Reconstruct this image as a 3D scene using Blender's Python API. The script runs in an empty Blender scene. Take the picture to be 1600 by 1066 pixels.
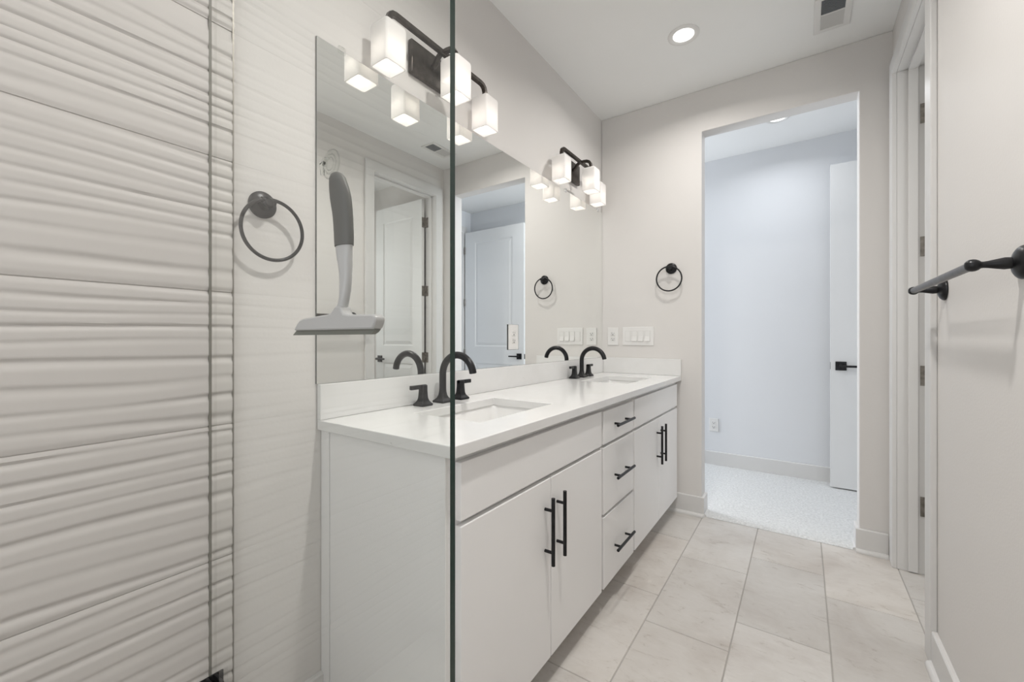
import bpy, bmesh, math, random
from mathutils import Vector, noise, Matrix

# ---------------------------------------------------------------- camera, world, exposure
C = bpy.context.scene.collection
sc = bpy.context.scene
sc.view_settings.view_transform = 'Standard'
sc.view_settings.look = 'None'
sc.view_settings.exposure = 0.18
sc.view_settings.gamma = 1.0
sc.view_settings.use_curve_mapping = False

F_PX, YAW, Y0 = 657.1, 34.657, 528.5
CAM = (1.2162, 0.0, 1.1435)
cd = bpy.data.cameras.new('camera')
cam = bpy.data.objects.new('camera', cd)
C.objects.link(cam)
cd.sensor_fit = 'HORIZONTAL'
cd.sensor_width = 36.0
cd.lens = F_PX / 1600 * 36
cd.shift_y = -(533 - Y0) / 1600
cd.clip_start = 0.02
cam.location = CAM
cam.rotation_euler = (math.pi / 2, 0, math.radians(YAW))
sc.camera = cam

world = bpy.data.worlds.new('world')
sc.world = world
world.use_nodes = True
wb = world.node_tree.nodes['Background']
wb.inputs[0].default_value = (0.80, 0.88, 1.0, 1)
wb.inputs[1].default_value = 1.0

def light(name, kind, loc, power, rot=(0, 0, 0), size=0.1, size_y=None, col=(1, 1, 1), radius=None, shape=None, spread=None, parent=None):
    d = bpy.data.lights.new(name, kind)
    d.energy = power
    d.color = col
    if kind == 'AREA':
        d.shape = shape or ('RECTANGLE' if size_y else 'DISK')
        d.size = size
        if size_y: d.size_y = size_y
        if spread: d.spread = spread
    if radius is not None: d.shadow_soft_size = radius
    o = bpy.data.objects.new(name, d)
    C.objects.link(o)
    o.location = loc
    o.rotation_euler = rot
    if parent:
        o.parent = parent
        o.location = Vector(loc) - parent.location
    return o

WARM = (1.0, 0.955, 0.90)
P_DOWN, P_SHOWER, P_BULB, P_HALL, P_WINDOW, P_CLOSET, P_REAR, P_SIDE = 15, 3.0, 0.115, 3.6, 52, 2, 7, 8

# ---------------------------------------------------------------- dimensions
D = 2.915        # far wall
XR = 1.60        # right wall
H = 2.74         # ceiling
DW = 3.02        # back face of the far wall
XH0, XH1, YH = -1.6, 2.30, 4.135      # carpeted room
XO0, XO1, ZO = 0.683, 1.465, 2.4705   # doorway in the far wall
YD0, YD1, ZD = 2.118, 2.800, 2.462    # doorway in the right wall
YS = -1.05       # back of the shower
XC = 2.95        # back of the water closet
YG = 0.426       # shower glass

# ---------------------------------------------------------------- materials
def new_mat(name, base, rough=0.5, metal=0.0, spec=0.5):
    m = bpy.data.materials.new(name)
    m.use_nodes = True
    b = m.node_tree.nodes['Principled BSDF']
    b.inputs['Base Color'].default_value = (*base, 1)
    b.inputs['Roughness'].default_value = rough
    b.inputs['Metallic'].default_value = metal
    b.inputs['Specular IOR Level'].default_value = spec
    return m, m.node_tree, b

def coords(nt, scale=(1, 1, 1)):
    g = nt.nodes.new('ShaderNodeNewGeometry')
    mp = nt.nodes.new('ShaderNodeMapping')
    mp.inputs['Scale'].default_value = scale
    nt.links.new(g.outputs['Position'], mp.inputs[0])
    return mp.outputs[0]

def noise_node(nt, vec, scale, detail=2.0, rough=0.5, dist=0.0):
    n = nt.nodes.new('ShaderNodeTexNoise')
    n.inputs['Scale'].default_value = scale
    n.inputs['Detail'].default_value = detail
    n.inputs['Roughness'].default_value = rough
    n.inputs['Distortion'].default_value = dist
    nt.links.new(vec, n.inputs['Vector'])
    return n.outputs['Fac']

def ramp(nt, fac, stops):
    r = nt.nodes.new('ShaderNodeValToRGB')
    e = r.color_ramp.elements
    while len(e) < len(stops): e.new(0.5)
    for i, (p, c) in enumerate(stops):
        e[i].position = p
        e[i].color = (*c, 1)
    nt.links.new(fac, r.inputs[0])
    return r.outputs[0]

def bump(nt, b, fac, strength, dist):
    n = nt.nodes.new('ShaderNodeBump')
    n.inputs['Strength'].default_value = strength
    n.inputs['Distance'].default_value = dist
    nt.links.new(fac, n.inputs['Height'])
    nt.links.new(n.outputs[0], b.inputs['Normal'])

def mul(nt, a, b_):
    m = nt.nodes.new('ShaderNodeMix')
    m.data_type = 'RGBA'
    m.blend_type = 'MULTIPLY'
    m.inputs['Factor'].default_value = 1
    nt.links.new(a, m.inputs['A'])
    nt.links.new(b_, m.inputs['B'])
    return m.outputs['Result']

def painted(name, base, rough=0.6, bs=160, bstr=0.12, bd=0.002, var=0.02):
    m, nt, b = new_mat(name, base, rough, spec=0.3)
    v = coords(nt)
    lo = tuple(c * (1 - var) for c in base)
    col = ramp(nt, noise_node(nt, v, 1.7, 3), [(0.3, lo), (0.7, base)])
    nt.links.new(col, b.inputs['Base Color'])
    if bstr: bump(nt, b, noise_node(nt, v, bs, 3), bstr, bd)
    return m

M = {}
M['wall'] = painted('wall_paint', (0.69, 0.668, 0.645), 0.62, 130, 0.16, 0.002)
M['ceiling'] = painted('ceiling_paint', (0.86, 0.86, 0.845), 0.8, 170, 0.12, 0.002)
M['hall_wall'] = painted('carpeted_room_paint', (0.72, 0.73, 0.745), 0.65, 130, 0.12, 0.002)
M['trim'] = painted('trim_paint', (0.67, 0.66, 0.645), 0.38, 40, 0.02, 0.001)
M['door'] = painted('door_paint', (0.76, 0.76, 0.75), 0.42, 60, 0.03, 0.001)
M['cabinet'] = painted('cabinet_paint', (0.84, 0.83, 0.82), 0.40, 90, 0.02, 0.001)
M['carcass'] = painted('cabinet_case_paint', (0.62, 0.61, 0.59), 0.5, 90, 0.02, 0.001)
M['plastic'] = painted('white_plastic', (0.76, 0.75, 0.73), 0.35, 30, 0, 0.001)
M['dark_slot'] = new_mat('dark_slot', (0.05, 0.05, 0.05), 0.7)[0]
M['edge'] = new_mat('mirror_edge', (0.06, 0.07, 0.065), 0.3)[0]
M['chrome'] = new_mat('chrome_clip', (0.75, 0.76, 0.77), 0.15, 1.0)[0]
M['ceramic'] = new_mat('white_ceramic', (0.82, 0.815, 0.80), 0.12)[0]
M['grout_metal'] = new_mat('tile_edge_trim', (0.20, 0.185, 0.16), 0.4, 0.6)[0]

def metal_black(name, base, rough, metal=0.7):
    m, nt, b = new_mat(name, base, rough, metal)
    v = coords(nt)
    c = ramp(nt, noise_node(nt, v, 45, 4), [(0.35, base), (0.75, tuple(min(1, k * 1.9 + 0.004) for k in base))])
    nt.links.new(c, b.inputs['Base Color'])
    b.inputs['Specular IOR Level'].default_value = 0.35
    return m
M['black'] = metal_black('matte_black_metal', (0.008, 0.008, 0.009), 0.32, 0.15)
M['bronze'] = metal_black('oil_rubbed_bronze', (0.045, 0.038, 0.033), 0.30, 0.75)
M['nickel'] = metal_black('satin_hinge_metal', (0.20, 0.185, 0.165), 0.38, 0.8)
M['louvre'] = new_mat('louvre_paint', (0.45, 0.46, 0.47), 0.5)[0]
M['grill'] = new_mat('vent_dark', (0.10, 0.11, 0.12), 0.6)[0]

# quartz
m, nt, b = new_mat('white_quartz', (0.83, 0.825, 0.81), 0.16)
v = coords(nt)
a_ = ramp(nt, noise_node(nt, v, 5, 4, 0.6, 0.6), [(0.30, (0.73, 0.725, 0.71)), (0.6, (0.76, 0.756, 0.745))])
fl = ramp(nt, noise_node(nt, v, 16, 5, 0.7, 1.2), [(0.25, (0.62, 0.60, 0.57)), (0.31, (1, 1, 1))])
nt.links.new(mul(nt, a_, fl), b.inputs['Base Color'])
M['quartz'] = m

# floor stone tile
m, nt, b = new_mat('stone_tile', (0.5, 0.47, 0.45), 0.45)
v = coords(nt)
c1 = ramp(nt, noise_node(nt, v, 3.2, 6, 0.62, 0.5), [(0.28, (0.47, 0.43, 0.395)), (0.50, (0.565, 0.535, 0.50)), (0.72, (0.62, 0.595, 0.565))])
v2 = coords(nt, (1, 2.2, 1))
c2 = ramp(nt, noise_node(nt, v2, 11, 8, 0.72, 1.4), [(0.30, (0.72, 0.69, 0.66)), (0.42, (0.97, 0.965, 0.96)), (0.60, (1, 1, 1)), (0.70, (1.08, 1.08, 1.07))])
at = nt.nodes.new('ShaderNodeAttribute')
at.attribute_name = 'tone'
c3 = mul(nt, mul(nt, c1, c2), at.outputs['Color'])
nt.links.new(c3, b.inputs['Base Color'])
bump(nt, b, noise_node(nt, v2, 22, 6, 0.7, 0.8), 0.10, 0.003)
M['floor_tile'] = m
M['grout'] = painted('floor_grout', (0.40, 0.38, 0.355), 0.9, 300, 0.1, 0.001)

M['wave_tile'] = painted('shower_wave_tile', (0.585, 0.558, 0.53), 0.45, 220, 0.03, 0.001, 0.03)

# carpet
m, nt, b = new_mat('carpet_pile', (0.70, 0.70, 0.69), 0.95, spec=0.1)
v = coords(nt)
nt.links.new(ramp(nt, noise_node(nt, v, 75, 4, 0.6), [(0.3, (0.60, 0.60, 0.59)), (0.7, (0.80, 0.80, 0.79))]), b.inputs['Base Color'])
bump(nt, b, noise_node(nt, v, 120, 3, 0.6), 0.8, 0.01)
M['carpet'] = m

# mirror
m, nt, b = new_mat('mirror_silver', (0.955, 0.965, 0.95), 0.0, 1.0)
M['mirror'] = m

# clear architectural glass: fresnel reflection over a faintly green transmission
m = bpy.data.materials.new('shower_glass_clear')
m.use_nodes = True
nt = m.node_tree
nt.nodes.remove(nt.nodes['Principled BSDF'])
out = nt.nodes['Material Output']
tr = nt.nodes.new('ShaderNodeBsdfTransparent'); tr.inputs[0].default_value = (0.988, 0.996, 0.990, 1)
gl = nt.nodes.new('ShaderNodeBsdfGlossy'); gl.inputs['Roughness'].default_value = 0.0
fr = nt.nodes.new('ShaderNodeFresnel')
gb = nt.nodes.new('ShaderNodeNewGeometry')
mr = nt.nodes.new('ShaderNodeMapRange'); mr.inputs['To Min'].default_value = 1.45; mr.inputs['To Max'].default_value = 1 / 1.45
nt.links.new(gb.outputs['Backfacing'], mr.inputs['Value']); nt.links.new(mr.outputs[0], fr.inputs[0])
mx = nt.nodes.new('ShaderNodeMixShader')
nt.links.new(fr.outputs[0], mx.inputs[0]); nt.links.new(tr.outputs[0], mx.inputs[1]); nt.links.new(gl.outputs[0], mx.inputs[2])
nt.links.new(mx.outputs[0], out.inputs[0])
M['glass'] = m
M['bead'] = new_mat('silicone_seal', (0.16, 0.15, 0.125), 0.5)[0]
M['glass_edge'] = new_mat('green_glass_edge', (0.006, 0.030, 0.022), 0.15)[0]

# clear plastic suction cup
m = bpy.data.materials.new('clear_plastic')
m.use_nodes = True
nt = m.node_tree
nt.nodes.remove(nt.nodes['Principled BSDF'])
out = nt.nodes['Material Output']
tr = nt.nodes.new('ShaderNodeBsdfTransparent'); tr.inputs[0].default_value = (0.975, 0.98, 0.975, 1)
gl = nt.nodes.new('ShaderNodeBsdfGlossy'); gl.inputs['Roughness'].default_value = 0.05
fr = nt.nodes.new('ShaderNodeLayerWeight'); fr.inputs[0].default_value = 0.08
mx = nt.nodes.new('ShaderNodeMixShader')
nt.links.new(fr.outputs['Fresnel'], mx.inputs[0]); nt.links.new(tr.outputs[0], mx.inputs[1]); nt.links.new(gl.outputs[0], mx.inputs[2])
nt.links.new(mx.outputs[0], out.inputs[0])
M['clear'] = m
M['grip'] = new_mat('grey_rubber_grip', (0.125, 0.125, 0.115), 0.55)[0]
M['sq_light'] = new_mat('light_grey_plastic', (0.47, 0.47, 0.46), 0.30)[0]
M['rubber'] = new_mat('squeegee_rubber', (0.17, 0.175, 0.15), 0.5)[0]

# frosted glass shade: light from the bulb inside scatters through it
m = bpy.data.materials.new('frosted_opal_glass')
m.use_nodes = True
nt = m.node_tree
nt.nodes.remove(nt.nodes['Principled BSDF'])
out = nt.nodes['Material Output']
tl = nt.nodes.new('ShaderNodeBsdfTranslucent'); tl.inputs[0].default_value = (0.92, 0.90, 0.88, 1)
df = nt.nodes.new('ShaderNodeBsdfDiffuse'); df.inputs[0].default_value = (0.85, 0.84, 0.83, 1)
mx = nt.nodes.new('ShaderNodeMixShader'); mx.inputs[0].default_value = 0.45
em = nt.nodes.new('ShaderNodeEmission'); em.inputs[0].default_value = (1.0, 0.965, 0.94, 1); em.inputs[1].default_value = 0.03
ad = nt.nodes.new('ShaderNodeAddShader')
nt.links.new(df.outputs[0], mx.inputs[1]); nt.links.new(tl.outputs[0], mx.inputs[2])
nt.links.new(mx.outputs[0], ad.inputs[0]); nt.links.new(em.outputs[0], ad.inputs[1])
nt.links.new(ad.outputs[0], out.inputs[0])
M['shade'] = m

def emitter(name, col, s):
    m = bpy.data.materials.new(name)
    m.use_nodes = True
    b = m.node_tree.nodes['Principled BSDF']
    b.inputs['Base Color'].default_value = (*col, 1)
    b.inputs['Emission Color'].default_value = (*col, 1)
    b.inputs['Emission Strength'].default_value = s
    return m
M['bulb'] = emitter('lit_bulb', (1, 0.97, 0.93), 1.0)
M['lens'] = emitter('lit_downlight_lens', (1, 0.985, 0.96), 1.3)

# ---------------------------------------------------------------- mesh helpers
class MB:
    """collects shapes in world coordinates; build() links them as ONE mesh object"""
    def __init__(self):
        self.bm = bmesh.new()
    def _bevel(self, verts, w, seg):
        es = set()
        for v_ in verts:
            for e in v_.link_edges: es.add(e)
        if w > 0: bmesh.ops.bevel(self.bm, geom=list(es), offset=w, segments=seg, affect='EDGES', profile=0.5)
    def box(self, x0, x1, y0, y1, z0, z1, bev=0.0, seg=2, mi=0):
        vs = [self.bm.verts.new((x, y, z)) for z in (z0, z1) for y in (y0, y1) for x in (x0, x1)]
        for f in ((0, 2, 3, 1), (4, 5, 7, 6), (0, 1, 5, 4), (2, 6, 7, 3), (0, 4, 6, 2), (1, 3, 7, 5)):
            fc = self.bm.faces.new([vs[i] for i in f]); fc.material_index = mi
        self._bevel(vs, bev, seg)
        return self
    def rings(self, rings, cap0=True, cap1=True, closed=True, mi=0):
        R = [[self.bm.verts.new(p) for p in r] for r in rings]
        n = len(R[0])
        for a, b_ in zip(R, R[1:]):
            for i in range(n if closed else n - 1):
                j = (i + 1) % n
                self.bm.faces.new((a[i], a[j], b_[j], b_[i])).material_index = mi
        if cap0: self.bm.faces.new(list(reversed(R[0]))).material_index = mi
        if cap1: self.bm.faces.new(R[-1]).material_index = mi
        return self
    def lathe(self, origin, axis, prof, n=40, cap0=True, cap1=True):
        """prof = [(radius, distance along axis)]"""
        ax = Vector(axis).normalized()
        u = ax.orthogonal().normalized(); w = ax.cross(u)
        o = Vector(origin)
        return self.rings([[o + ax * t + (u * math.cos(2 * math.pi * i / n) + w * math.sin(2 * math.pi * i / n)) * max(r, 1e-5)
                            for i in range(n)] for r, t in prof], cap0, cap1)
    def tube(self, pts, r, n=20, up=(0, 0, 1), cap=True, square=False, closed=False):
        pts = [Vector(p) for p in pts]
        rr = r if isinstance(r, (list, tuple)) else [r] * len(pts)
        rings = []
        for i, p in enumerate(pts):
            if closed: t = pts[(i + 1) % len(pts)] - pts[i - 1]
            else: t = pts[min(i + 1, len(pts) - 1)] - pts[max(i - 1, 0)]
            t.normalize()
            u = Vector(up)
            u = (u - t * u.dot(t))
            if u.length < 1e-4: u = t.orthogonal()
            u.normalize(); w = t.cross(u)
            if square:
                k = rr[i]; c = k * 0.72
                q = [(k, -c), (k, c), (c, k), (-c, k), (-k, c), (-k, -c), (-c, -k), (c, -k)]
                rings.append([p + u * a + w * b_ for a, b_ in q])
            else:
                rings.append([p + (u * math.cos(2 * math.pi * j / n) + w * math.sin(2 * math.pi * j / n)) * rr[i] for j in range(n)])
        if closed: rings.append(rings[0]); return self._closed(rings[:-1])
        return self.rings(rings, cap, cap)
    def _closed(self, rings):
        R = [[self.bm.verts.new(p) for p in r] for r in rings]
        n = len(R[0]); k = len(R)
        for a in range(k):
            for i in range(n):
                j = (i + 1) % n; b_ = (a + 1) % k
                self.bm.faces.new((R[a][i], R[a][j], R[b_][j], R[b_][i]))
        return self
    def slab(self, a0, a1, b0, b1, c0, c1, holes=(), order='xyz', mi=0, mi_side=None):
        """slab in (a, b), thickness along c, with rectangular holes; order maps (a,b,c) to axes"""
        if mi_side is None: mi_side = mi
        A = sorted({a0, a1, *[h[0] for h in holes], *[h[1] for h in holes]})
        B = sorted({b0, b1, *[h[2] for h in holes], *[h[3] for h in holes]})
        A = [x for x in A if a0 <= x <= a1]; B = [x for x in B if b0 <= x <= b1]
        def solid(i, j):
            if i < 0 or j < 0 or i >= len(A) - 1 or j >= len(B) - 1: return False
            ca = (A[i] + A[i + 1]) / 2; cb = (B[j] + B[j + 1]) / 2
            return not any(h[0] < ca < h[1] and h[2] < cb < h[3] for h in holes)
        cache = {}
        def V(i, j, k):
            if (i, j, k) not in cache:
                d = dict(zip(order, (A[i], B[j], (c0, c1)[k])))
                cache[(i, j, k)] = self.bm.verts.new((d['x'], d['y'], d['z']))
            return cache[(i, j, k)]
        for i in range(len(A) - 1):
            for j in range(len(B) - 1):
                if not solid(i, j): continue
                self.bm.faces.new([V(i, j, 1), V(i + 1, j, 1), V(i + 1, j + 1, 1), V(i, j + 1, 1)]).material_index = mi
                self.bm.faces.new([V(i, j + 1, 0), V(i + 1, j + 1, 0), V(i + 1, j, 0), V(i, j, 0)]).material_index = mi
                for (di, dj, e) in ((-1, 0, ((i, j), (i, j + 1))), (1, 0, ((i + 1, j + 1), (i + 1, j))), (0, -1, ((i + 1, j), (i, j))), (0, 1, ((i, j + 1), (i + 1, j + 1)))):
                    if not solid(i + di, j + dj):
                        (p, q) = e
                        self.bm.faces.new([V(*p, 0), V(*p, 1), V(*q, 1), V(*q, 0)]).material_index = mi_side
        return self
    def build(self, name, mat, parent=None, smooth=False, bevel=0.0):
        bmesh.ops.recalc_face_normals(self.bm, faces=self.bm.faces)
        org = Vector((0, 0, 0))
        p = parent
        while p is not None:
            org += p.location; p = p.parent
        if parent is None:
            xs = [v_.co for v_ in self.bm.verts]
            org = Vector((sum(v_.x for v_ in xs) / len(xs), sum(v_.y for v_ in xs) / len(xs), min(v_.z for v_ in xs)))
        bmesh.ops.translate(self.bm, verts=self.bm.verts, vec=-org)
        me = bpy.data.meshes.new(name)
        self.bm.to_mesh(me); self.bm.free()
        o = bpy.data.objects.new(name, me)
        C.objects.link(o)
        for m_ in (mat if isinstance(mat, (list, tuple)) else [mat]): me.materials.append(M[m_])
        if parent is None: o.location = org
        else: o.parent = parent
        if smooth:
            for f in me.polygons: f.use_smooth = True
            try: me.set_sharp_from_angle(angle=math.radians(38))
            except Exception: pass
        if bevel:
            bv = o.modifiers.new('bevel', 'BEVEL'); bv.width = bevel; bv.segments = 2; bv.limit_method = 'ANGLE'
        return o

def tag(o, label=None, cat=None, group=None, kind=None):
    if label: o['label'] = label
    if cat: o['category'] = cat
    if group: o['group'] = group
    if kind: o['kind'] = kind
    return o

def thing(name, loc, label, cat, group=None, kind=None):
    o = bpy.data.objects.new(name, None)
    o.empty_display_size = 0.05
    C.objects.link(o)
    o.location = loc
    return tag(o, label, cat, group, kind)

def struct(name, mb, mat, label, cat, **k):
    return tag(mb.build(name, mat, None, **k), label, cat, None, 'structure')

def rrect(cx, cy, hx, hy, r, z, n=6):
    pts = []
    for (sx, sy, a0) in ((1, 1, 0), (-1, 1, 90), (-1, -1, 180), (1, -1, 270)):
        for i in range(n + 1):
            a = math.radians(a0 + 90 * i / n)
            pts.append((cx + sx * (hx - r) + r * math.cos(a), cy + sy * (hy - r) + r * math.sin(a), z))
    return pts

# ---------------------------------------------------------------- setting: bathroom shell
# floor of individually laid 12x24 stone tiles
def tile_floor():
    mb = MB()
    mb.box(-0.1, XC + 0.1, YS - 0.1, D + 0.0, -0.08, -0.0025, mi=1)
    for f in mb.bm.faces: f.material_index = 1
    W, L, G = 0.305, 0.61, 0.0035
    rnd = random.Random(4)
    quads = []
    for c in range(-1, 10):
        x0 = 0.08 + W * c; x1 = x0 + W
        off = 1.908 if c % 2 else 1.710
        y = off - L * 8
        while y < D:
            ax, bx = max(x0, -0.1) + G / 2, min(x1, XC + 0.1) - G / 2
            ay, by = max(y, YS - 0.1) + G / 2, min(y + L, D) - (G / 2 if y + L < D else 0)
            if bx - ax > 0.01 and by - ay > 0.01: quads.append((ax, bx, ay, by, rnd.uniform(0.94, 1.05), rnd.uniform(-0.012, 0.012)))
            y += L
    lay = mb.bm.loops.layers.float_color.new('tone')
    for f in mb.bm.faces:
        for l in f.loops: l[lay] = (1, 1, 1, 1)
    for ax, bx, ay, by, t, w in quads:
        s = 0.0012
        lo = [mb.bm.verts.new(p) for p in ((ax, ay, -0.0025), (bx, ay, -0.0025), (bx, by, -0.0025), (ax, by, -0.0025))]
        hi = [mb.bm.verts.new(p) for p in ((ax + s, ay + s, 0), (bx - s, ay + s, 0), (bx - s, by - s, 0), (ax + s, by - s, 0))]
        fs = [mb.bm.faces.new(hi)] + [mb.bm.faces.new((lo[i], lo[(i + 1) % 4], hi[(i + 1) % 4], hi[i])) for i in range(4)]
        for f in fs:
            for l in f.loops: l[lay] = (t * (1 + w), t, t * (1 - w), 1)
    return mb
struct('floor', tile_floor(), ['floor_tile', 'grout'], 'large grey-beige stone floor tiles with thin joints running through the bathroom', 'floor')

tag(MB().box(-0.1, XC + 0.1, YS - 0.1, D, H, H + 0.1).build('ceiling', 'ceiling'),
    'flat pale ceiling above the bathroom vanity', 'ceiling', None, 'structure')
struct('wall_left', MB().box(-0.1, 0, 0.48, DW, 0, H), 'wall', 'off-white painted wall behind the long mirror and vanity', 'wall')
struct('wall_far', MB().slab(0, XR + 0.12, 0, H, D, DW, [(XO0, XO1, -1, ZO)], 'xzy'), 'wall',
       'off-white end wall with the tall plain opening to the carpeted room', 'wall', bevel=0.004)
struct('wall_right', MB().slab(YS, D, 0, H, XR, XR + 0.12, [(YD0 - 0.02, YD1 + 0.02, -1, ZD + 0.02)], 'yzx'), 'wall',
       'off-white wall on the right carrying the towel bar', 'wall')
struct('wall_shower', MB().slab(-0.1, XR + 0.12, 0, H, YS - 0.1, YS, [(0.25, 1.45, 0.65, 2.40)], 'xzy'), 'wave_tile', 'plain tiled rear wall of the shower behind the camera', 'wall')

# wavy relief tile on the left wall of the shower
def wave_height(y, z, th=0.335, z_off=0.255):
    k = math.floor((z - z_off) / th)
    v = ((z - z_off) / th) - k
    yy = y + 0.31 * k
    w = 8.6 * v + 0.42 * noise.noise(Vector((yy * 1.5, v * 3.1, k * 7.3))) + 0.22 * noise.noise(Vector((yy * 2.6, v * 6.0, 40 + k * 3.7)))
    w += 0.55 * yy * math.sin(v * 5.0 + k)
    fr = w - math.floor(w)
    cell = math.floor(w + 0.5)
    d = w - cell                                    # signed distance from the valley
    wd = 0.20 + 0.10 * noise.noise(Vector((yy * 1.3, cell * 2.1, 5 + k)))
    wu = 0.36 + 0.12 * noise.noise(Vector((yy * 1.3, cell * 1.7, 9 + k)))
    q = min(1, d / wd) if d > 0 else min(1, -d / wu)
    h = 1 - q * q * (3 - 2 * q)
    amp = 0.25 + 1.7 * abs(noise.noise(Vector((yy * 1.7, cell * 1.37, 11 + k * 2.1))))
    h = (1 - min(1.0, amp) * h) / 1.0
    amp = 1.0
    edge = min(1, min(v, 1 - v) / 0.035)
    g = 0.0 if min(v, 1 - v) * th > 0.0012 else -0.0022
    return 0.0050 * amp * h * (0.35 + 0.65 * edge) + g
def wave_wall():
    mb = MB()
    y0, y1 = YS, 0.480
    ny = 70
    zs = []
    z = 0.0
    while z < H:
        zs.append(z); z += 0.0032
    for k in range(0, 9):
        s = 0.255 + 0.335 * k
        zs += [s - 0.0014, s - 0.0008, s + 0.0008, s + 0.0014]
    zs = sorted(x for x in zs if x < H) + [H]
    grid = []
    for z in zs:
        grid.append([mb.bm.verts.new((0.0085 + wave_height(y0 + (y1 - y0) * i / ny, z), y0 + (y1 - y0) * i / ny, z)) for i in range(ny + 1)])
    for a, b_ in zip(grid, grid[1:]):
        for i in range(ny): mb.bm.faces.new((a[i], a[i + 1], b_[i + 1], b_[i]))
    bk = [mb.bm.verts.new((-0.1, y1, z)) for z in zs]
    for i in range(len(zs) - 1):
        mb.bm.faces.new((grid[i][-1], bk[i], bk[i + 1], grid[i + 1][-1]))
    bl = [mb.bm.verts.new((-0.1, y0, z)) for z in (0, H)]
    mb.bm.faces.new((bk[0], bl[0], bl[1], bk[-1]))
    return mb
struct('wall_shower_side', wave_wall(), 'wave_tile', 'shower wall of cream tiles with wavy horizontal relief ridges', 'wall', smooth=True)
struct('trim_1', MB().box(0.0, 0.0135, 0.4795, 0.483, 0, H), 'grout_metal', 'thin brown metal strip ending the wavy shower tile', 'tile trim')
struct('trim_2', MB().box(0.0, XR, 0.34, 0.50, 0, 0.09, 0.006), 'quartz', 'low white curb under the shower glass', 'curb')

# baseboards: flat board and a quarter round shoe, mitred by simple overlap
def baseboard(p0, p1, nrm, hgt=0.125, t=0.015, shoe=0.017):
    """board along p0-p1 on a wall whose outward normal is nrm (2d)"""
    mb = MB()
    p0 = Vector((*p0, 0)); p1 = Vector((*p1, 0)); n = Vector((*nrm, 0))
    prof = [(0, 0), (t + shoe, 0), (t + shoe, 0.004)]
    prof += [(t + shoe * math.cos(a), 0.004 + shoe * math.sin(a)) for a in [math.pi / 2 * i / 5 for i in range(1, 6)]]
    prof += [(t, hgt - 0.004), (t - 0.004, hgt), (0, hgt)]
    mb.rings([[p + n * a + Vector((0, 0, z)) for a, z in prof] for p in (p0, p1)])
    return mb
e = 0.0005
struct('baseboard_far', baseboard((0.45, D - e), (XO0 + 0.015, D - e), (0, -1)), 'trim', 'short baseboard between the vanity and the opening', 'baseboard')
struct('baseboard_far', baseboard((XO1 - 0.015, D - e), (XR - 0.018, D - e), (0, -1)), 'trim', 'short baseboard right of the opening', 'baseboard')
struct('baseboard_opening', baseboard((XO0 + e, D), (XO0 + e, DW), (1, 0), t=0.0145, shoe=0.012), 'trim', 'baseboard return inside the left of the opening', 'baseboard')
struct('baseboard_opening', baseboard((XO1 - e, D), (XO1 - e, DW), (-1, 0), t=0.0145, shoe=0.012), 'trim', 'baseboard return inside the right of the opening', 'baseboard')
struct('baseboard_right', baseboard((XR - e, 0.50), (XR - e, 2.034), (-1, 0)), 'trim', 'white baseboard below the towel bar', 'baseboard')
struct('baseboard_left', baseboard((e, 0.484), (e, 0.727), (1, 0)), 'trim', 'white baseboard stub seen through the glass beside the vanity', 'baseboard')

# door frame in the right wall: casing, jambs, stop
def casing():
    mb = MB()
    t = 0.018
    x0, x1 = XR - t, XR + 0.0
    w = 0.083
    a0, a1 = YD0, YD1
    mb.slab(a0 - w, a1 + w, 0, ZD + w, x0, x1, [(a0 + 0.0, a1 - 0.0, -1, ZD)], 'yzx')
    return mb
struct('trim_3', casing(), 'trim', 'flat white casing around the doorway in the right wall', 'door casing', bevel=0.003)
mb = MB()
jt = 0.02
for (a, b_) in ((YD0 - jt, YD0), (YD1, YD1 + jt)): mb.box(XR, XR + 0.12, a, b_, 0, ZD)
mb.box(XR, XR + 0.12, YD0 - jt, YD1 + jt, ZD, ZD + jt)
sx0, sx1 = 1.640, 1.676
mb.box(sx0, sx1, YD0, YD0 + 0.011, 0.004, ZD)
mb.box(sx0, sx1, YD1 - 0.011, YD1, 0.004, ZD)
mb.box(sx0, sx1, YD0, YD1, ZD - 0.011, ZD)
struct('trim_4', mb, 'trim', 'white door jamb and stop lining the right-hand doorway', 'door jamb', bevel=0.0015)

# water closet behind the right wall
struct('wall_closet_far', MB().box(XR + 0.12, XC, D, DW, 0, H), 'wall', 'far side wall of the small room seen in the mirror', 'wall')
struct('wall_closet_back', MB().slab(1.2, DW, 0, H, XC, XC + 0.1, [(1.42, 2.42, 0.9, 2.3)], 'yzx'), 'wall', 'rear wall of the small room behind the open door', 'wall')
struct('wall_closet_near', MB().box(XR + 0.12, XC, 1.2, 1.3, 0, H), 'wall', 'near wall of the small room beyond the right-hand doorway', 'wall')
struct('baseboard_closet', baseboard((XR + 0.12, D - e), (XC, D - e), (0, -1)), 'trim', 'baseboard in the small room behind the door', 'baseboard')
struct('baseboard_closet', baseboard((XC - e, 1.3), (XC - e, D), (-1, 0)), 'trim', 'baseboard along the rear of the small room', 'baseboard')

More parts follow.
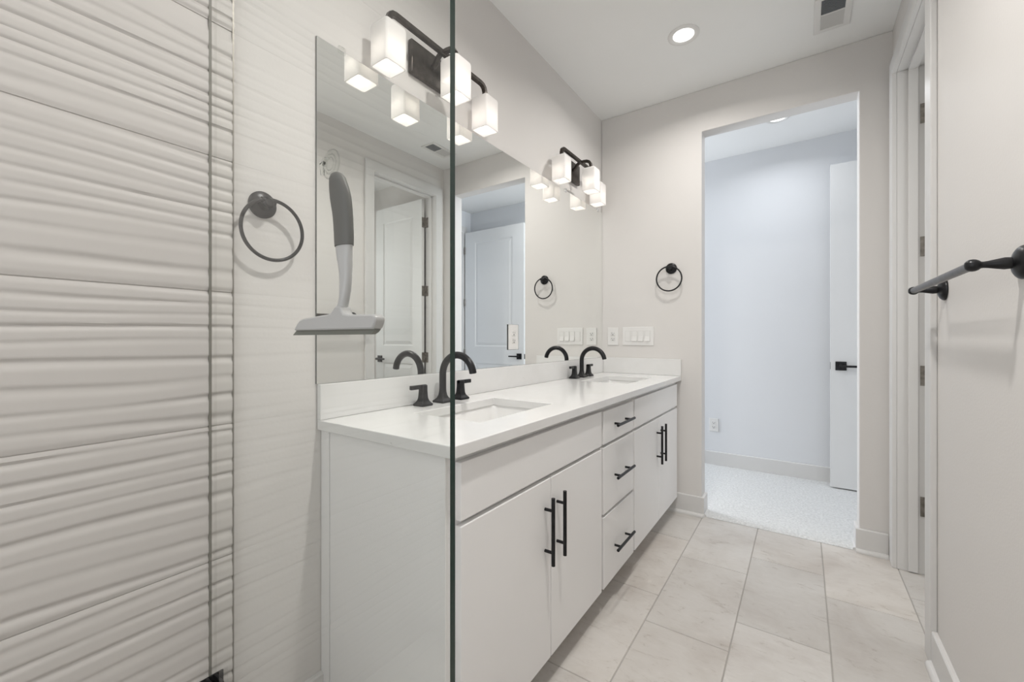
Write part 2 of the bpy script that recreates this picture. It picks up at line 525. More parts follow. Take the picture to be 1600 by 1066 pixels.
# carpeted room beyond the opening
cm = MB()
nx, ny = 120, 60
gr = []
for j in range(ny + 1):
    row = []
    for i in range(nx + 1):
        x = -0.6 + (XH1 + 0.6) * i / nx; y = 2.914 + (YH - 2.914) * j / ny
        z = 0.012 + 0.003 * noise.noise(Vector((x * 22, y * 22, 0))) + 0.002 * noise.noise(Vector((x * 60, y * 60, 3)))
        if j == 0: z = 0.001
        row.append(cm.bm.verts.new((x, y, z)))
    gr.append(row)
for a, b_ in zip(gr, gr[1:]):
    for i in range(nx): cm.bm.faces.new((a[i], a[i + 1], b_[i + 1], b_[i]))
tag(cm.build('carpet', 'carpet', smooth=True), 'pale looped carpet beyond the doorway threshold', 'carpet', None, 'stuff')
struct('floor_subfloor', MB().box(XH0, XH1 + 0.1, D, YH + 0.1, -0.08, -0.001), 'grout', 'bare slab hidden under the pale carpet', 'floor')
tag(MB().box(XH0, XH1 + 0.1, D, YH + 0.1, H, H + 0.1).build('ceiling', 'ceiling'), 'bluish white ceiling of the carpeted room past the opening', 'ceiling', None, 'structure')
struct('wall_hall_back', MB().box(XH0, XH1 + 0.1, YH, YH + 0.1, 0, H), 'hall_wall', 'cool white back wall of the carpeted room', 'wall')
struct('wall_hall_side', MB().slab(DW, YH, 0, H, XH1, XH1 + 0.1, [(3.09, 3.96, -1, 2.46)], 'yzx'), 'hall_wall', 'side wall of the carpeted room holding its hinged door', 'wall')
struct('wall_hall_window', MB().slab(DW, YH, 0, H, XH0 - 0.1, XH0, [(3.15, 4.0, 0.5, 2.6)], 'yzx'), 'hall_wall', 'end wall with the added window of the carpeted room', 'wall')
struct('wall_hall_front', MB().box(XH0, 0.0, D + 0.0, DW, 0, H), 'hall_wall', 'wall of the carpeted room left of the opening', 'wall')
struct('wall_hall_front', MB().box(XR + 0.12, XH1 + 0.1, DW, DW + 0.02, 0, H), 'hall_wall', 'wall of the carpeted room right of the opening', 'wall')
struct('wall_hall_beyond', MB().box(XH1 + 1.2, XH1 + 1.3, 2.9, 4.3, 0, H), 'hall_wall', 'wall across the passage beyond the carpeted room', 'wall')
struct('baseboard_hall', baseboard((XH0, YH - e), (XH1, YH - e), (0, -1), hgt=0.13, shoe=0.002), 'trim', 'white baseboard along the back of the carpeted room', 'baseboard')
struct('trim_5', MB().slab(3.09 - 0.08, 3.96 + 0.08, 0, 2.46 + 0.08, XH1 - 0.018, XH1, [(3.09, 3.96, -1, 2.46)], 'yzx'), 'trim', 'white casing on the side wall of the carpeted room', 'door casing', bevel=0.003)
wf = MB().slab(3.15, 4.0, 0.5, 2.6, XH0 - 0.07, XH0 - 0.03, [(3.20, 3.95, 0.55, 1.53), (3.20, 3.95, 1.57, 2.55)], 'yzx')
struct('added_window_1', wf, 'trim', 'unseen white sash window added to light the carpeted room', 'window')  # out-of-view window, added as a source for the room's bluish light

# ---------------------------------------------------------------- doors
def panel_door(name, n, x0, x1, yf, th, z0, z1, panels, label, hinge_side, rose_x, lever_dir, hinge_zs, hinge_y_sign):
    """leaf lying along X, front face at yf (towards -Y), thickness th"""
    t = thing(name, ((x0 + x1) / 2, yf + th / 2, 0), label, 'door', None, 'structure')
    mb = MB()
    xs = sorted({x0, x1, panels[0][0], panels[0][1]}); zs = sorted({z0, z1, *[p[2] for p in panels], *[p[3] for p in panels]})
    for side in (0, 1):
        y = yf + th * side; d = 1 if side == 0 else -1
        for i in range(len(xs) - 1):
            for j in range(len(zs) - 1):
                a, b_, c, e_ = xs[i], xs[i + 1], zs[j], zs[j + 1]
                isp = any(abs(p[0] - a) < 1e-6 and abs(p[2] - c) < 1e-6 and abs(p[3] - e_) < 1e-6 for p in panels)
                if not isp:
                    mb.bm.faces.new([mb.bm.verts.new(q) for q in ((a, y, c), (b_, y, c), (b_, y, e_), (a, y, e_))])
                else:
                    R = []
                    for ins, dep in ((0, 0), (0.010, 0.008), (0.016, 0.008), (0.045, 0.002)):
                        R.append([(a + ins, y + d * dep, c + ins), (b_ - ins, y + d * dep, c + ins), (b_ - ins, y + d * dep, e_ - ins), (a + ins, y + d * dep, e_ - ins)])
                    mb.rings(R, cap0=False)
    for (p, q) in (((x0, z0), (x1, z0)), ((x1, z0), (x1, z1)), ((x1, z1), (x0, z1)), ((x0, z1), (x0, z0))):
        mb.bm.faces.new([mb.bm.verts.new(v_) for v_ in ((p[0], yf, p[1]), (q[0], yf, q[1]), (q[0], yf + th, q[1]), (p[0], yf + th, p[1]))])
    bmesh.ops.remove_doubles(mb.bm, verts=mb.bm.verts, dist=1e-5)
    leaf = mb.build('door_leaf', 'door', t)
    # square rose with lever on both faces, latch plate on the free edge
    zc = 0.935
    for side, yy, s in ((0, yf, -1), (1, yf + th, 1)):
        h = MB().box(rose_x - 0.033, rose_x + 0.033, min(yy, yy + s * 0.008), max(yy, yy + s * 0.008), zc - 0.033, zc + 0.033, 0.002)
        hd = h.build('door_handle', 'black', t)
        l = MB().lathe((rose_x, yy + s * 0.008, zc), (0, s, 0), [(0.012, 0), (0.012, 0.040)])
        ya, yb = sorted((yy + s * 0.038, yy + s * 0.052))
        xa, xb = sorted((rose_x - lever_dir * 0.012, rose_x + lever_dir * 0.118))
        l.box(xa, xb, ya, yb, zc - 0.008, zc + 0.008, 0.002)
        l.build('lever', 'black', hd, smooth=True)
    xe = x0 if lever_dir > 0 else x1
    s = -1 if lever_dir > 0 else 1
    MB().box(min(xe, xe + s * 0.0015), max(xe, xe + s * 0.0015), yf + 0.006, yf + th - 0.006, zc - 0.028, zc + 0.028).build('latch_plate', 'black', t)
    xh = x1 if lever_dir > 0 else x0
    for hz in hinge_zs:
        yb = yf + th if hinge_y_sign > 0 else yf
        hg = MB().lathe((xh - 0.0 * s, yb + hinge_y_sign * 0.006, hz - 0.045), (0, 0, 1), [(0.0065, 0), (0.0065, 0.09)], 16)
        hgo = hg.build('hinge', 'nickel', t, smooth=True)
    return t

# water-closet door, standing open at a right angle to the wall
WY0, WTH = 2.752, 0.035
wx0 = XR + 0.128
t = panel_door('door_1', 1, wx0, wx0 + 0.665, WY0, WTH, 0.012, 2.445, [(wx0 + 0.115, wx0 + 0.665 - 0.115, 0.20, 0.90), (wx0 + 0.115, wx0 + 0.665 - 0.115, 1.07, 2.30)],
               'white two-panel door standing open in the small room, seen in the mirror', 0, wx0 + 0.665 - 0.065, -1, (2.23, 1.587, 0.962, 0.328), 1)
for hz in (2.23, 1.587, 0.962, 0.328):      # hinge leaves on the jamb and on the door edge
    g = MB()
    g.box(1.684, 1.722, 2.7965, 2.7998, hz - 0.048, hz + 0.048, 0.0012)
    for dz in (-0.032, 0, 0.032): g.lathe((1.694 + (0.008 if dz else 0.0), 2.7965, hz + dz), (0, -1, 0), [(0.0042, 0), (0.0038, 0.0007)], 12)
    g.box(wx0 - 0.0012, wx0 + 0.0003, WY0 + 0.004, WY0 + 0.034, hz - 0.048, hz + 0.048, 0.0)
    g.box(1.719, wx0, 2.786, 2.7998, hz - 0.048, hz + 0.048, 0.0)
    g.build('hinge_leaf', 'nickel', t)

HX0, HX1 = 1.389, 2.262
panel_door('door_2', 2, HX0, HX1, 3.985, 0.035, 0.022, 2.452, [(HX0 + 0.16, HX1 - 0.16, 0.22, 0.84), (HX0 + 0.16, HX1 - 0.16, 1.045, 2.315)],
           'cool white two-panel door swung open against the back wall past the opening', 0, HX0 + 0.062, 1, (2.23, 1.587, 0.962, 0.328), -1)

# ---------------------------------------------------------------- long wall mirror with an outlet set through it
MY0, MY1, MZ0, MZ1 = 0.7105, D - 0.002, 1.0045, 2.0595
mt = thing('wall_mirror', (0.0, (MY0 + MY1) / 2, MZ0), 'long frameless wall mirror running above the white backsplash', 'mirror')
MB().slab(MY0, MY1, MZ0, MZ1, 0.0005, 0.0065, [(1.706, 1.8095, 1.0845, 1.2125)], 'yzx', 0, 1).build('mirror_glass', ['mirror', 'edge'], mt)
for (cy, cz, s) in ((0.795, MZ1, 1), (2.335, MZ1, 1), (2.83, MZ1, 1)):
    MB().box(0.0, 0.011, cy - 0.012, cy + 0.012, cz - 0.010, cz + 0.012, 0.003).lathe((0.010, cy, cz + 0.006), (1, 0, 0), [(0.005, 0), (0.004, 0.004)], 16).build('mirror_clip', 'clear' if cy < 1 else 'chrome', mt)

# ---------------------------------------------------------------- outlets and switches
def to_wall(face, a, z, d):
    """point on a wall plate: a along the wall, d out of it"""
    if face == 'far': return (a, D - d, z)
    if face == 'left': return (d, a, z)
    return (a, YH - d, z)
def wbox(mb, face, a0, a1, z0, z1, d0, d1, bev=0):
    p = to_wall(face, a0, z0, d0); q = to_wall(face, a1, z1, d1)
    mb.box(min(p[0], q[0]), max(p[0], q[0]), min(p[1], q[1]), max(p[1], q[1]), z0, z1, bev)
    return mb
def outlet(face, a, z, label, hw=0.040, hh=0.064, d0=0.0):
    t = thing('power_outlet', to_wall(face, a, z - hh, d0), label, 'power outlet')
    wbox(MB(), face, a - hw, a + hw, z - hh, z + hh, d0 + 0.0002, d0 + 0.006, 0.0022).build('cover_plate', 'plastic', t)
    for s in (-1, 1):
        zc = z + s * 0.0195
        r = wbox(MB(), face, a - 0.0165, a + 0.0165, zc - 0.0145, zc + 0.0145, d0 + 0.003, d0 + 0.0075, 0.004).build('socket', 'plastic', t)
        k = MB()
        wbox(k, face, a - 0.0085, a - 0.006, zc - 0.001, zc + 0.009, d0 + 0.0070, d0 + 0.0080)
        wbox(k, face, a + 0.006, a + 0.0085, zc - 0.001, zc + 0.007, d0 + 0.0070, d0 + 0.0080)
        wbox(k, face, a - 0.003, a + 0.003, zc - 0.010, zc - 0.004, d0 + 0.0070, d0 + 0.0080)
        k.build('slots', 'dark_slot', r)
    return t
outlet('far', 0.090, 1.156, 'white power outlet on the end wall just right of the mirror edge')
ot = outlet('left', 1.7645, 1.1485, 'white power outlet set into a cut-out in the long mirror', 0.0435, 0.0635, 0.001)
MB().box(-0.0, 0.0008, 1.7065, 1.809, 1.085, 1.212).build('cutout_shade', 'dark_slot', ot)  # dark sheet painting in the shade of the gap around the plate
outlet('hall', 0.560, 0.366, 'white power outlet low on the wall of the carpeted room', 0.037, 0.058)
sw = thing('light_switch', (0.27, D, 1.093), 'wide white four-gang rocker switch plate right of the outlet', 'light switch')
wbox(MB(), 'far', 0.161, 0.379, 1.093, 1.222, 0.0002, 0.006, 0.0022).build('cover_plate', 'plastic', sw)
for i, xc in enumerate((0.200, 0.247, 0.291, 0.3375)):
    wbox(MB(), 'far', xc - 0.0195, xc + 0.0195, 1.1195, 1.1945, 0.004, 0.0065).build('rocker_frame', 'carcass', sw)
    r = MB()
    pr = [(0.0065, 1.193), (0.0085, 1.193), (0.0078 if i else 0.0085, 1.157), (0.0130 if i else 0.0075, 1.122), (0.0065, 1.121)]
    r.rings([[(x, D - d, z) for d, z in pr] for x in (xc - 0.0168, xc + 0.0168)])
    r.build('rocker', 'plastic', sw)

# ---------------------------------------------------------------- towel rings
def towel_ring(face, a, z, ar, zr, label):
    t = thing('towel_ring', to_wall(face, a, z, 0), label, 'towel ring', 'round black towel rings')
    ax = (1, 0, 0) if face == 'left' else (0, -1, 0)
    o = to_wall(face, a, z, 0)
    MB().lathe(o, ax, [(0.036, 0.0005), (0.036, 0.006), (0.033, 0.009), (0.024, 0.011), (0.017, 0.014), (0.014, 0.020), (0.013, 0.030)], 48).build('wall_plate', 'black', t, smooth=True)
    k = MB()
    k.lathe(to_wall(face, a, z, 0.028), ax, [(0.013, 0), (0.0145, 0.004), (0.0145, 0.012), (0.010, 0.017), (0.001, 0.0185)], 32)
    # the eye the ring hangs through
    p, q = to_wall(face, a - 0.018, z + 0.004, 0.036), to_wall(face, a + 0.018, z + 0.004, 0.036)
    k.tube([p, q], 0.0085, 20)
    k.build('post', 'black', t, smooth=True)
    R = 0.0805
    pts = [to_wall(face, ar + R * math.sin(2 * math.pi * i / 72), zr + R * math.cos(2 * math.pi * i / 72), 0.036 - 0.006 * (1 - math.cos(2 * math.pi * i / 72)) / 2) for i in range(72)]
    MB().tube(pts, 0.0048, 14, up=ax, closed=True).build('ring', 'black', t, smooth=True)
    return t
towel_ring('left', 0.557, 1.507, 0.571, 1.4365, 'black towel ring on the wall between the wavy tile and the mirror')
towel_ring('far', 0.495, 1.608, 0.487, 1.5375, 'black towel ring on the end wall above the switches')

# ---------------------------------------------------------------- towel bar on the right wall
def turned(y, outx, t):
    MB().lathe((XR, y, 1.303), (-1, 0, 0), [(0.0355, 0.0005), (0.0360, 0.004), (0.034, 0.008), (0.030, 0.012), (0.024, 0.0155), (0.016, 0.018), (0.012, 0.020)], 48).build('wall_plate', 'black', t, smooth=True)
    MB().lathe((XR, y, 1.303), (-1, 0, 0), [(0.011, 0.016), (0.0125, 0.022), (0.0130, 0.030), (0.0105, 0.042), (0.0078, 0.054), (0.0070, 0.061), (0.0075, 0.0645), (0.0108, 0.068), (0.0130, 0.0725), (0.0136, 0.077), (0.0130, 0.0815), (0.0108, 0.086), (0.0070, 0.0893), (0.0008, 0.0905)], 36).build('post', 'black', t, smooth=True)
tb = thing('towel_bar', (XR, 1.635, 1.303), 'dark metal towel bar with turned posts on the right wall', 'towel bar')
for y in (1.335, 1.935): turned(y, 0.077, tb)
MB().tube([(XR - 0.077, 1.338, 1.303), (XR - 0.077, 1.932, 1.303)], 0.0100, 28).build('bar', 'bronze', tb, smooth=True)

# ---------------------------------------------------------------- vanity cabinets
ZB, ZF0, ZF1, ZDT = 0.103, 0.701, 0.843, 0.688      # bottom, false front bottom/top, door top
XF0, XF1 = 0.520, 0.540
CTOP = 0.864
def pull(parent, horizontal, y, z, L):
    """T-bar pull: round bar on two posts"""
    mb = MB()
    xb = XF1 + 0.030
    if horizontal:
        mb.tube([(xb, y - L / 2, z), (xb, y + L / 2, z)], 0.0062, 18)
        for s in (-1, 1): mb.tube([(XF1, y + s * L * 0.31, z), (xb, y + s * L * 0.31, z)], 0.0050, 14)
    else:
        mb.tube([(xb, y, z - L / 2), (xb, y, z + L / 2)], 0.0062, 18, up=(1, 0, 0))
        for s in (-1, 1): mb.tube([(XF1, y, z + s * L * 0.31), (xb, y, z + s * L * 0.31)], 0.0050, 14)
    return mb.build('pull_handle', 'black', parent, smooth=True)
def front(name, y0, y1, z0, z1, parent):
    return MB().box(XF0 + 0.0005, XF1, y0, y1, z0, z1, 0.0022, 2).build(name, 'cabinet', parent)
def cabinet_body(t, y0, y1, near=False, far=False):
    mb = MB()
    for a in (y0, y1 - 0.018): mb.box(0.002, XF0, a, a + 0.018, ZB, CTOP)          # side panels
    mb.box(0.002, XF0, y0 + 0.018, y1 - 0.018, ZB, ZB + 0.018)                      # bottom
    mb.box(0.002, 0.010, y0 + 0.018, y1 - 0.018, ZB + 0.018, CTOP)                  # back
    mb.box(XF0 - 0.018, XF0, y0 + 0.018, y1 - 0.018, ZB + 0.018, CTOP)              # face frame
    mb.build('cabinet_case', 'cabinet', t)
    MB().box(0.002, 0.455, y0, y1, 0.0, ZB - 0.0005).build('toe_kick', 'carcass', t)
def sink_cabinet(y0, y1, f0, f1, label, near):
    t = thing('vanity_cabinet', (0.26, (y0 + y1) / 2, 0), label, 'cabinet', 'white vanity cabinets')
    cabinet_body(t, y0, y1)
    front('false_front', f0, f1, ZF0, ZF1, t)
    mid = 1.203 if near else 2.4515
    for (a, b_, s) in ((f0, mid - 0.0015, 1), (mid + 0.0015, f1, -1)):
        d = front('door', a, b_, ZB, ZDT, t)
        pull(d, False, (b_ - 0.038) if s == 1 else (a + 0.038), 0.532 if near else 0.5445, 0.213)
    return t
c1 = sink_cabinet(0.735, 1.632, 0.762, 1.624, 'near white two-door sink cabinet beside the shower glass', True)
MB().box(0.002, 0.044, 0.7275, 0.7348, 0.0, CTOP, 0.001).build('scribe_strip', 'cabinet', c1)
MB().box(0.0465, XF0, 0.7285, 0.7348, 0.0, CTOP, 0.0012).build('end_panel', 'cabinet', c1)
c2 = thing('vanity_cabinet', (0.26, 1.83, 0), 'narrow white three-drawer cabinet in the middle of the vanity', 'cabinet', 'white vanity cabinets')
cabinet_body(c2, 1.6325, 2.0265)
for z0, z1, hz in ((ZF0, ZF1 - 0.004, 0.771), (0.412, ZDT, 0.547), (ZB, 0.400, 0.239)):
    dr = front('drawer', 1.643, 2.017, z0, z1, c2)
    pull(dr, True, 1.835, hz, 0.213)
c3 = sink_cabinet(2.027, 2.887, 2.036, 2.878, 'far white two-door sink cabinet beside the end wall', False)
MB().box(0.45, XF0 + 0.004, 2.8875, D - 0.0165, ZB, CTOP).build('filler_strip', 'cabinet', c3)

# countertop
ct = thing('countertop', (0.28, 1.8, 0.865), 'long white quartz countertop with two sink cut-outs', 'countertop')
SX0, SX1 = 0.155, 0.434
S1 = (0.965, 1.400); S2 = (2.235, 2.672)
slab = MB().slab(0.0015, 0.559, 0.7145, D - 0.0015, 0.8645, 0.895, [(SX0, SX1, *S1), (SX0, SX1, *S2)], 'xyz').build('worktop', 'quartz', ct, bevel=0.0025)
MB().box(0.0015, 0.020, 0.7145, D - 0.0015, 0.8955, 1.0035, 0.0015).build('backsplash', 'quartz', ct)
MB().box(0.0205, 0.559, D - 0.0205, D - 0.0015, 0.8955, 1.0035, 0.0015).build('backsplash', 'quartz', ct)

# undermount basins
def sink(y0, y1, label):
    t = thing('sink_basin', ((SX0 + SX1) / 2, (y0 + y1) / 2, 0.72), label, 'sink', 'rectangular undermount sinks')
    cx, cy = (SX0 + SX1) / 2, (y0 + y1) / 2
    hx, hy = (SX1 - SX0) / 2, (y1 - y0) / 2
    R = [rrect(cx, cy, hx + 0.022, hy + 0.022, 0.03, 0.8640), rrect(cx, cy, hx + 0.006, hy + 0.006, 0.022, 0.8640),
         rrect(cx, cy, hx + 0.004, hy + 0.004, 0.024, 0.856), rrect(cx, cy, hx - 0.010, hy - 0.010, 0.028, 0.80), rrect(cx, cy, hx - 0.016, hy - 0.016, 0.034, 0.752),
         rrect(cx, cy, hx - 0.030, hy - 0.030, 0.036, 0.735), rrect(cx, cy, hx - 0.06, hy - 0.07, 0.036, 0.729), rrect(cx, cy, 0.024, 0.024, 0.0238, 0.724)]
    MB().rings(R, cap0=False).build('bowl', 'ceramic', t, smooth=True)
    MB().lathe((cx, cy, 0.7235), (0, 0, 1), [(0.022, 0), (0.022, 0.002), (0.016, 0.0035), (0.015, 0.0015), (0.001, 0.0015)], 32).build('drain', 'chrome', t, smooth=True)
sink(*S1, 'near rectangular white undermount sink behind the shower glass')
sink(*S2, 'far rectangular white undermount sink by the end wall')

# widespread faucets
def flare(cx, cy, top, half0=0.0265, half1=0.0125, z0=0.895, rtop=0.9):
    prof = [(half0 - 0.001, 0.0), (half0, 0.001), (half0, 0.0065), (half0 - 0.001, 0.008), (half0 * 0.80, 0.0125), (half0 * 0.64, 0.019), (half0 * 0.55, 0.028), (half1 + 0.0008, 0.042), (half1, 0.055), (half1, top)]
    R = []
    for i, (hh, z) in enumerate(prof):
        k = min(1, max(0, (z - 0.008) / 0.03))
        R.append(rrect(cx, cy, hh, hh, 0.001 + k * (hh * rtop - 0.001), z0 + 0.0003 + z, 5))
    return R
def faucet(yc, label, x=0.067):
    t = thing('faucet', (x, yc, 0.895), label, 'faucet', 'black widespread faucets')
    s = MB().rings(flare(x, yc, 0.108, 0.028, 0.0135, rtop=0.98), cap1=False)
    R = 0.0765; zc = 0.895 + 0.108
    pts = [(x + R - R * math.cos(a), yc, zc + R * math.sin(a)) for a in [math.radians(172) * i / 36 for i in range(37)]]
    s.tube(pts, 0.0135, 26, up=(0, 1, 0))
    s.lathe(pts[-1], Vector(pts[-1]) - Vector(pts[-2]), [(0.0105, -0.001), (0.0105, 0.0015)], 24)
    s.build('spout', 'black', t, smooth=True)
    for sgn in (-1, 1):
        y = yc + sgn * 0.103
        h = MB().rings(flare(x, y, 0.075, 0.0255, 0.0125, rtop=0.35)).build('handle', 'black', t, smooth=True)
        a, b_ = sorted((y - sgn * 0.0125, y + sgn * 0.060))
        MB().box(x - 0.0065, x + 0.0065, a, b_, 0.895 + 0.0625, 0.895 + 0.0775, 0.0015).build('lever', 'black', h)
    return t
faucet(1.190, 'near black arched faucet with two levers, partly behind the glass edge')
faucet(2.452, 'far black arched faucet with two levers by the end wall', 0.060)

# ---------------------------------------------------------------- vanity light bars
def sconce(yc, label):
    t = thing('vanity_light', (0.0, yc, 2.20), label, 'wall lamp', 'three-shade vanity lights over the mirror')
    MB().box(0.0005, 0.022, yc - 0.106, yc + 0.106, 2.135, 2.262, 0.006, 3).build('wall_plate', 'bronze', t, smooth=True)
    zb = 2.238; xb = 0.080
    arm = MB()
    pts = [(0.018, yc, 2.205), (0.030, yc, 2.205), (0.042, yc, 2.213), (0.052, yc, 2.228), (0.066, yc, zb + 0.001), (0.10, yc, zb + 0.002), (0.118, yc, zb), (0.134, yc, zb - 0.008), (0.143, yc, zb - 0.022), (0.146, yc, zb - 0.040), (0.146, yc, zb - 0.062)]
    arm.tube(pts, 0.0085, 8, up=(0, 1, 0), square=True)
    arm.build('arm', 'bronze', t)
    bar = MB()
    e_ = 0.2585
    def bend(s):
        return [(xb, yc + s * (e_ - 0.030), zb), (xb, yc + s * (e_ - 0.017), zb - 0.003), (xb, yc + s * (e_ - 0.006), zb - 0.012), (xb, yc + s * e_, zb - 0.028), (xb, yc + s * e_, zb - 0.062)]
    bar.tube(list(reversed(bend(-1))) + bend(1), 0.0095, 8, up=(1, 0, 0), square=True)
    bar.build('bar', 'bronze', t)
    for (sx, sy) in ((xb, yc - e_), (0.146, yc), (xb, yc + e_)):
        h = 0.0425; z0, z1 = 2.043, 2.186
        o_ = [(h, z0), (h, z1 - 0.016), (h - 0.002, z1 - 0.008), (h - 0.010, z1 - 0.001), (h - 0.020, z1), (0.014, z1)]
        i_ = [(0.014, z1 - 0.004), (h - 0.018, z1 - 0.004), (h - 0.009, z1 - 0.008), (h - 0.0045, z1 - 0.016), (h - 0.004, z0), (h, z0)]
        R = [rrect(sx, sy, a, a, min(0.008, a * 0.9), z, 4) for a, z in o_ + i_]
        sh = MB().rings(R, cap0=False, cap1=False).build('lamp_shade', 'shade', t, smooth=True)
        MB().lathe((sx, sy, z1 - 0.030), (0, 0, 1), [(0.016, 0), (0.018, 0.004), (0.018, 0.030), (0.012, 0.036)], 24).build('lamp_socket', 'bronze', sh, smooth=True)
        MB().lathe((sx, sy, z1 - 0.030), (0, 0, -1), [(0.011, 0), (0.013, 0.008), (0.020, 0.022), (0.024, 0.034), (0.023, 0.044), (0.016, 0.054), (0.001, 0.058)], 24).build('bulb', 'bulb', sh, smooth=True)
        for dz, f in ((-0.095, 0.5),):
            light('bulb_light', 'POINT', (sx, sy, z1 + dz), P_BULB, radius=0.012, col=WARM, parent=t)
sconce(1.178, 'near black vanity light with three square frosted shades crossed by the glass edge')
sconce(2.402, 'far black vanity light with three square frosted shades beside the end wall')

# ---------------------------------------------------------------- ceiling fittings
def downlight(x, y, power, label, col=(1.0, 0.97, 0.935), r=0.078):
    t = thing('ceiling_light', (x, y, H), label, 'ceiling light')
    MB().lathe((x, y, H - 0.0005), (0, 0, -1), [(r, 0), (r, 0.003), (r - 0.004, 0.006), (r - 0.014, 0.008), (r - 0.022, 0.004), (r - 0.026, 0.001)], 64, cap0=False, cap1=False).build('trim_ring', 'plastic', t, smooth=True)
    MB().lathe((x, y, H - 0.0015), (0, 0, -1), [(r - 0.024, 0.0), (r - 0.030, 0.001), (0.001, 0.0012)], 48, cap0=False).build('lens', 'lens', t, smooth=True)
    light('downlight_light', 'AREA', (x, y, H - 0.012), power, size=0.10, col=col, spread=math.radians(155), parent=t)
    return t
downlight(0.70, 2.335, P_DOWN * 0.45, 'round recessed ceiling light above the far end of the vanity')
downlight(0.75, -0.30, P_SHOWER, 'unseen round recessed light added in the shower ceiling')  # extra downlight out of view, added to light the shower
downlight(1.065, 3.60, P_HALL, 'round recessed light on the ceiling of the carpeted room', (0.93, 0.96, 1.0))
downlight(2.40, 2.00, P_CLOSET, 'unseen round recessed light added in the small room past the right-hand doorway')  # extra downlight added in the small room, never in view
downlight(1.02, 0.90, P_DOWN, 'unseen round recessed light added in the middle of the bathroom ceiling')  # extra downlight above the frame, added to lift the bathroom light

# air register
vt = thing('ceiling_vent', (1.335, 2.583, H), 'white ceiling air register with dark louvres', 'air vent')
VX0, VX1, VY0, VY1 = 1.262, 1.412, 2.448, 2.722
MB().slab(VX0, VX1, VY0, VY1, H - 0.006, H - 0.0005, [(1.290, 1.384, 2.466, 2.576), (1.290, 1.384, 2.584, 2.697)], 'xyz').build('frame', 'plastic', vt, bevel=0.002)
MB().box(1.289, 1.385, 2.465, 2.698, H - 0.0012, H - 0.0005).build('duct', 'grill', vt)
lv = MB()
for i in range(12):
    y = 2.470 + i * 0.0091
    lv.rings([[(x, y, H - 0.0060), (x, y + 0.0012, H - 0.0060), (x, y + 0.0030, H - 0.0032), (x, y + 0.0018, H - 0.0032)] for x in (1.290, 1.384)])
lv.build('louvres', 'louvre', vt)
lv = MB()
for i in range(17):
    y = 2.586 + i * 0.0064
    lv.rings([[(x, y, H - 0.005), (x, y + 0.0060, H - 0.0045), (x, y + 0.0062, H - 0.0040), (x, y, H - 0.0014)] for x in (1.290, 1.384)])
lv.build('damper', 'carcass', vt)

# ---------------------------------------------------------------- shower glass
g = thing('shower_glass', (0.42, YG + 0.005, 0.09), 'clear fixed shower glass panel with a dark green polished edge', 'glass panel')
pm = MB().slab(0.0145, 0.8185, 0.0905, 2.25, YG, YG + 0.010, (), 'xzy', 0, 1)
for f in pm.bm.faces:
    if all(v_.co.x < 0.02 for v_ in f.verts): f.material_index = 0
pm.build('pane', ['glass', 'glass_edge'], g)
MB().box(0.0088, 0.0140, YG + 0.0012, YG + 0.0072, 0.0905, 2.25).build('silicone_bead', 'bead', g)
for z in (0.285, 2.08):
    k = MB()
    k.box(0.0145, 0.060, YG - 0.0075, YG - 0.0005, z - 0.026, z + 0.026, 0.0025)
    k.box(0.0145, 0.060, YG + 0.0105, YG + 0.0175, z - 0.026, z + 0.026, 0.0025)
    k.box(0.0130, 0.0190, YG - 0.022, YG + 0.032, z - 0.026, z + 0.026, 0.0025)
    tag(k.build('clamp', 'black', g, smooth=True), 'black wall clamp holding the glass')

# ---------------------------------------------------------------- squeegee hung on the glass
def back(u, v_, y):
    a = math.radians(YAW); r = (u - 800) / F_PX; zz = -(v_ - Y0) / F_PX
    dx, dy = r * math.cos(a) - math.sin(a), r * math.sin(a) + math.cos(a)
    s = (y - CAM[1]) / dy
    return CAM[0] + dx * s, CAM[2] + zz * s
YQ = 0.396
sq = thing('squeegee', (0.60, 0.40, 1.15), 'grey squeegee with dark rubber grip hanging on the shower glass', 'squeegee')
def loft(rows, depth, y=YQ):
    R = []
    for i, (v_, ua, ub) in enumerate(rows):
        xa, z = back(ua, v_, y); xb, _ = back(ub, v_, y)
        c, h = (xa + xb) / 2, (xb - xa) / 2
        d = depth[i] if isinstance(depth, list) else depth
        R.append([(c + h * math.cos(2 * math.pi * k / 28), y + d * math.sin(2 * math.pi * k / 28), z) for k in range(28)])
    return R
k7 = lambda y, a, b_: (200 + y / 4.843, 480 + a / 4.843, 480 + b_ / 4.843)
k8 = lambda y, a, b_: (400 + y / 7.6125, 450 + a / 7.6125, 450 + b_ / 7.6125)
rows = [k7(343, 222, 230), k7(350, 200, 242), k7(365, 188, 255), k7(400, 182, 275), k7(450, 180, 293), k7(500, 182, 309), k7(550, 186, 321), k7(600, 194, 328), k7(650, 203, 332), k7(700, 209, 335), k7(750, 213, 337), k7(800, 216, 339), k7(850, 218, 340), k7(905, 222, 338)]
MB().rings(loft(rows, [0.002, 0.005, 0.007] + [0.0105] * 11)).build('grip', 'grip', sq, smooth=True)
rows = [k7(905, 226, 334), k7(960, 232, 331), k7(1010, 240, 329), k8(20, 604, 746), k8(120, 619, 746), k8(220, 629, 744), k8(320, 634, 738), k8(420, 634, 727), k8(500, 631, 712), k8(560, 622, 700), k8(600, 608, 692), k8(640, 588, 690), k8(700, 560, 720)]
MB().rings(loft(rows, [0.009] * 5 + [0.008] * 8)).build('neck', 'sq_light', sq, smooth=True)
def plate(pts, y0, y1, bev=0.0):
    mb = MB()
    P = [back(450 + a / 7.6125, 400 + b_ / 7.6125, YQ) for a, b_ in pts]
    mb.rings([[(x, y0, z) for x, z in P], [(x, y1, z) for x, z in P]])
    return mb
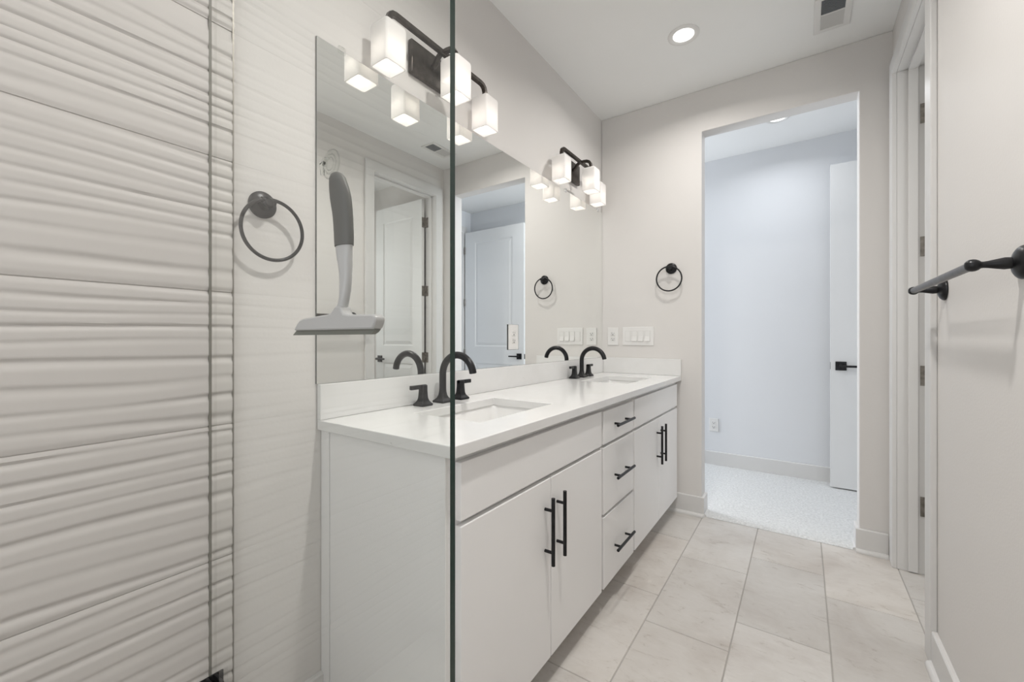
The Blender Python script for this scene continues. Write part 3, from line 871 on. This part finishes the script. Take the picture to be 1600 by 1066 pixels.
head = [(130, 890), (165, 815), (200, 770), (240, 748), (320, 735), (440, 712), (530, 698), (570, 680), (600, 640), (625, 600), (690, 600), (698, 650), (720, 690), (790, 700), (940, 698), (1060, 695), (1090, 710), (1105, 750), (1095, 800), (1067, 872)]
plate(head, YQ - 0.010, YQ + 0.009).build('head', 'sq_light', sq, smooth=True, bevel=0.004)
plate([(85, 944), (130, 888), (1067, 870), (1040, 905), (1000, 932)], YQ - 0.004, YQ + 0.006).build('blade', 'rubber', sq)
hx, hz = back(518, 257, YG)
cup = thing('suction_hook', (hx, YG, hz), 'clear round suction cup hook stuck on the shower glass', 'suction hook')
cp = MB().lathe((hx, YG - 0.0004, hz), (0, -1, 0), [(0.0252, 0), (0.0252, 0.0010), (0.0165, 0.0022), (0.0078, 0.0030), (0.0072, 0.0135), (0.0062, 0.0145), (0.001, 0.0146)], 48)
for rr_, yy_, tt_ in ((0.0252, 0.0012, 0.0010), (0.0168, 0.0028, 0.0011), (0.0112, 0.0034, 0.0008)):
    cp.tube([(hx + rr_ * math.cos(2 * math.pi * i / 56), YG - yy_, hz + rr_ * math.sin(2 * math.pi * i / 56)) for i in range(56)], tt_, 8, up=(0, 1, 0), closed=True)
cp.build('cup', 'clear', cup, smooth=True)
MB().tube([(hx + 0.0, YG - 0.014, hz - 0.002), (hx + 0.002, YG - 0.020, hz - 0.008), (hx + 0.006, YG - 0.021, hz - 0.019), (hx + 0.012, YG - 0.024, hz - 0.028)], 0.0032, 14).build('hook', 'clear', cup, smooth=True)

# ---------------------------------------------------------------- added lamps outside unseen windows: carpeted room, shower, small room
light('added_window_light', 'AREA', (XH0 - 0.25, 3.575, 1.6), P_WINDOW, rot=(0, -math.pi / 2, 0), size=2.1, size_y=0.85, col=(0.88, 0.935, 1.0), shape='RECTANGLE')  # added lamp standing in for daylight in the carpeted room
struct('added_window_2', MB().slab(0.25, 1.45, 0.65, 2.40, YS - 0.08, YS - 0.04, [(0.30, 1.40, 0.70, 1.50), (0.30, 1.40, 1.55, 2.35)], 'xzy'), 'trim', 'unseen white framed window added in the rear shower wall for fill light', 'window')  # window added behind the camera to even out the bathroom light
light('added_window_light', 'AREA', (0.85, YS - 0.12, 1.525), P_REAR, rot=(math.pi / 2, 0, 0), size=1.15, size_y=1.70, col=(1.0, 0.98, 0.945), shape='RECTANGLE')  # added soft fill from behind the camera
struct('added_window_3', MB().slab(1.42, 2.42, 0.9, 2.3, XC + 0.04, XC + 0.08, [(1.47, 2.37, 0.95, 2.25)], 'yzx'), 'trim', 'unseen white framed window added in the rear of the small room for fill light', 'window')  # window added so light reaches the far cabinets through the doorway
light('added_window_light', 'AREA', (XC + 0.12, 1.92, 1.6), P_SIDE, rot=(0, math.pi / 2, 0), size=1.4, size_y=0.95, col=(1.0, 0.99, 0.93), shape='RECTANGLE')  # added fill lamp shining in through the small room
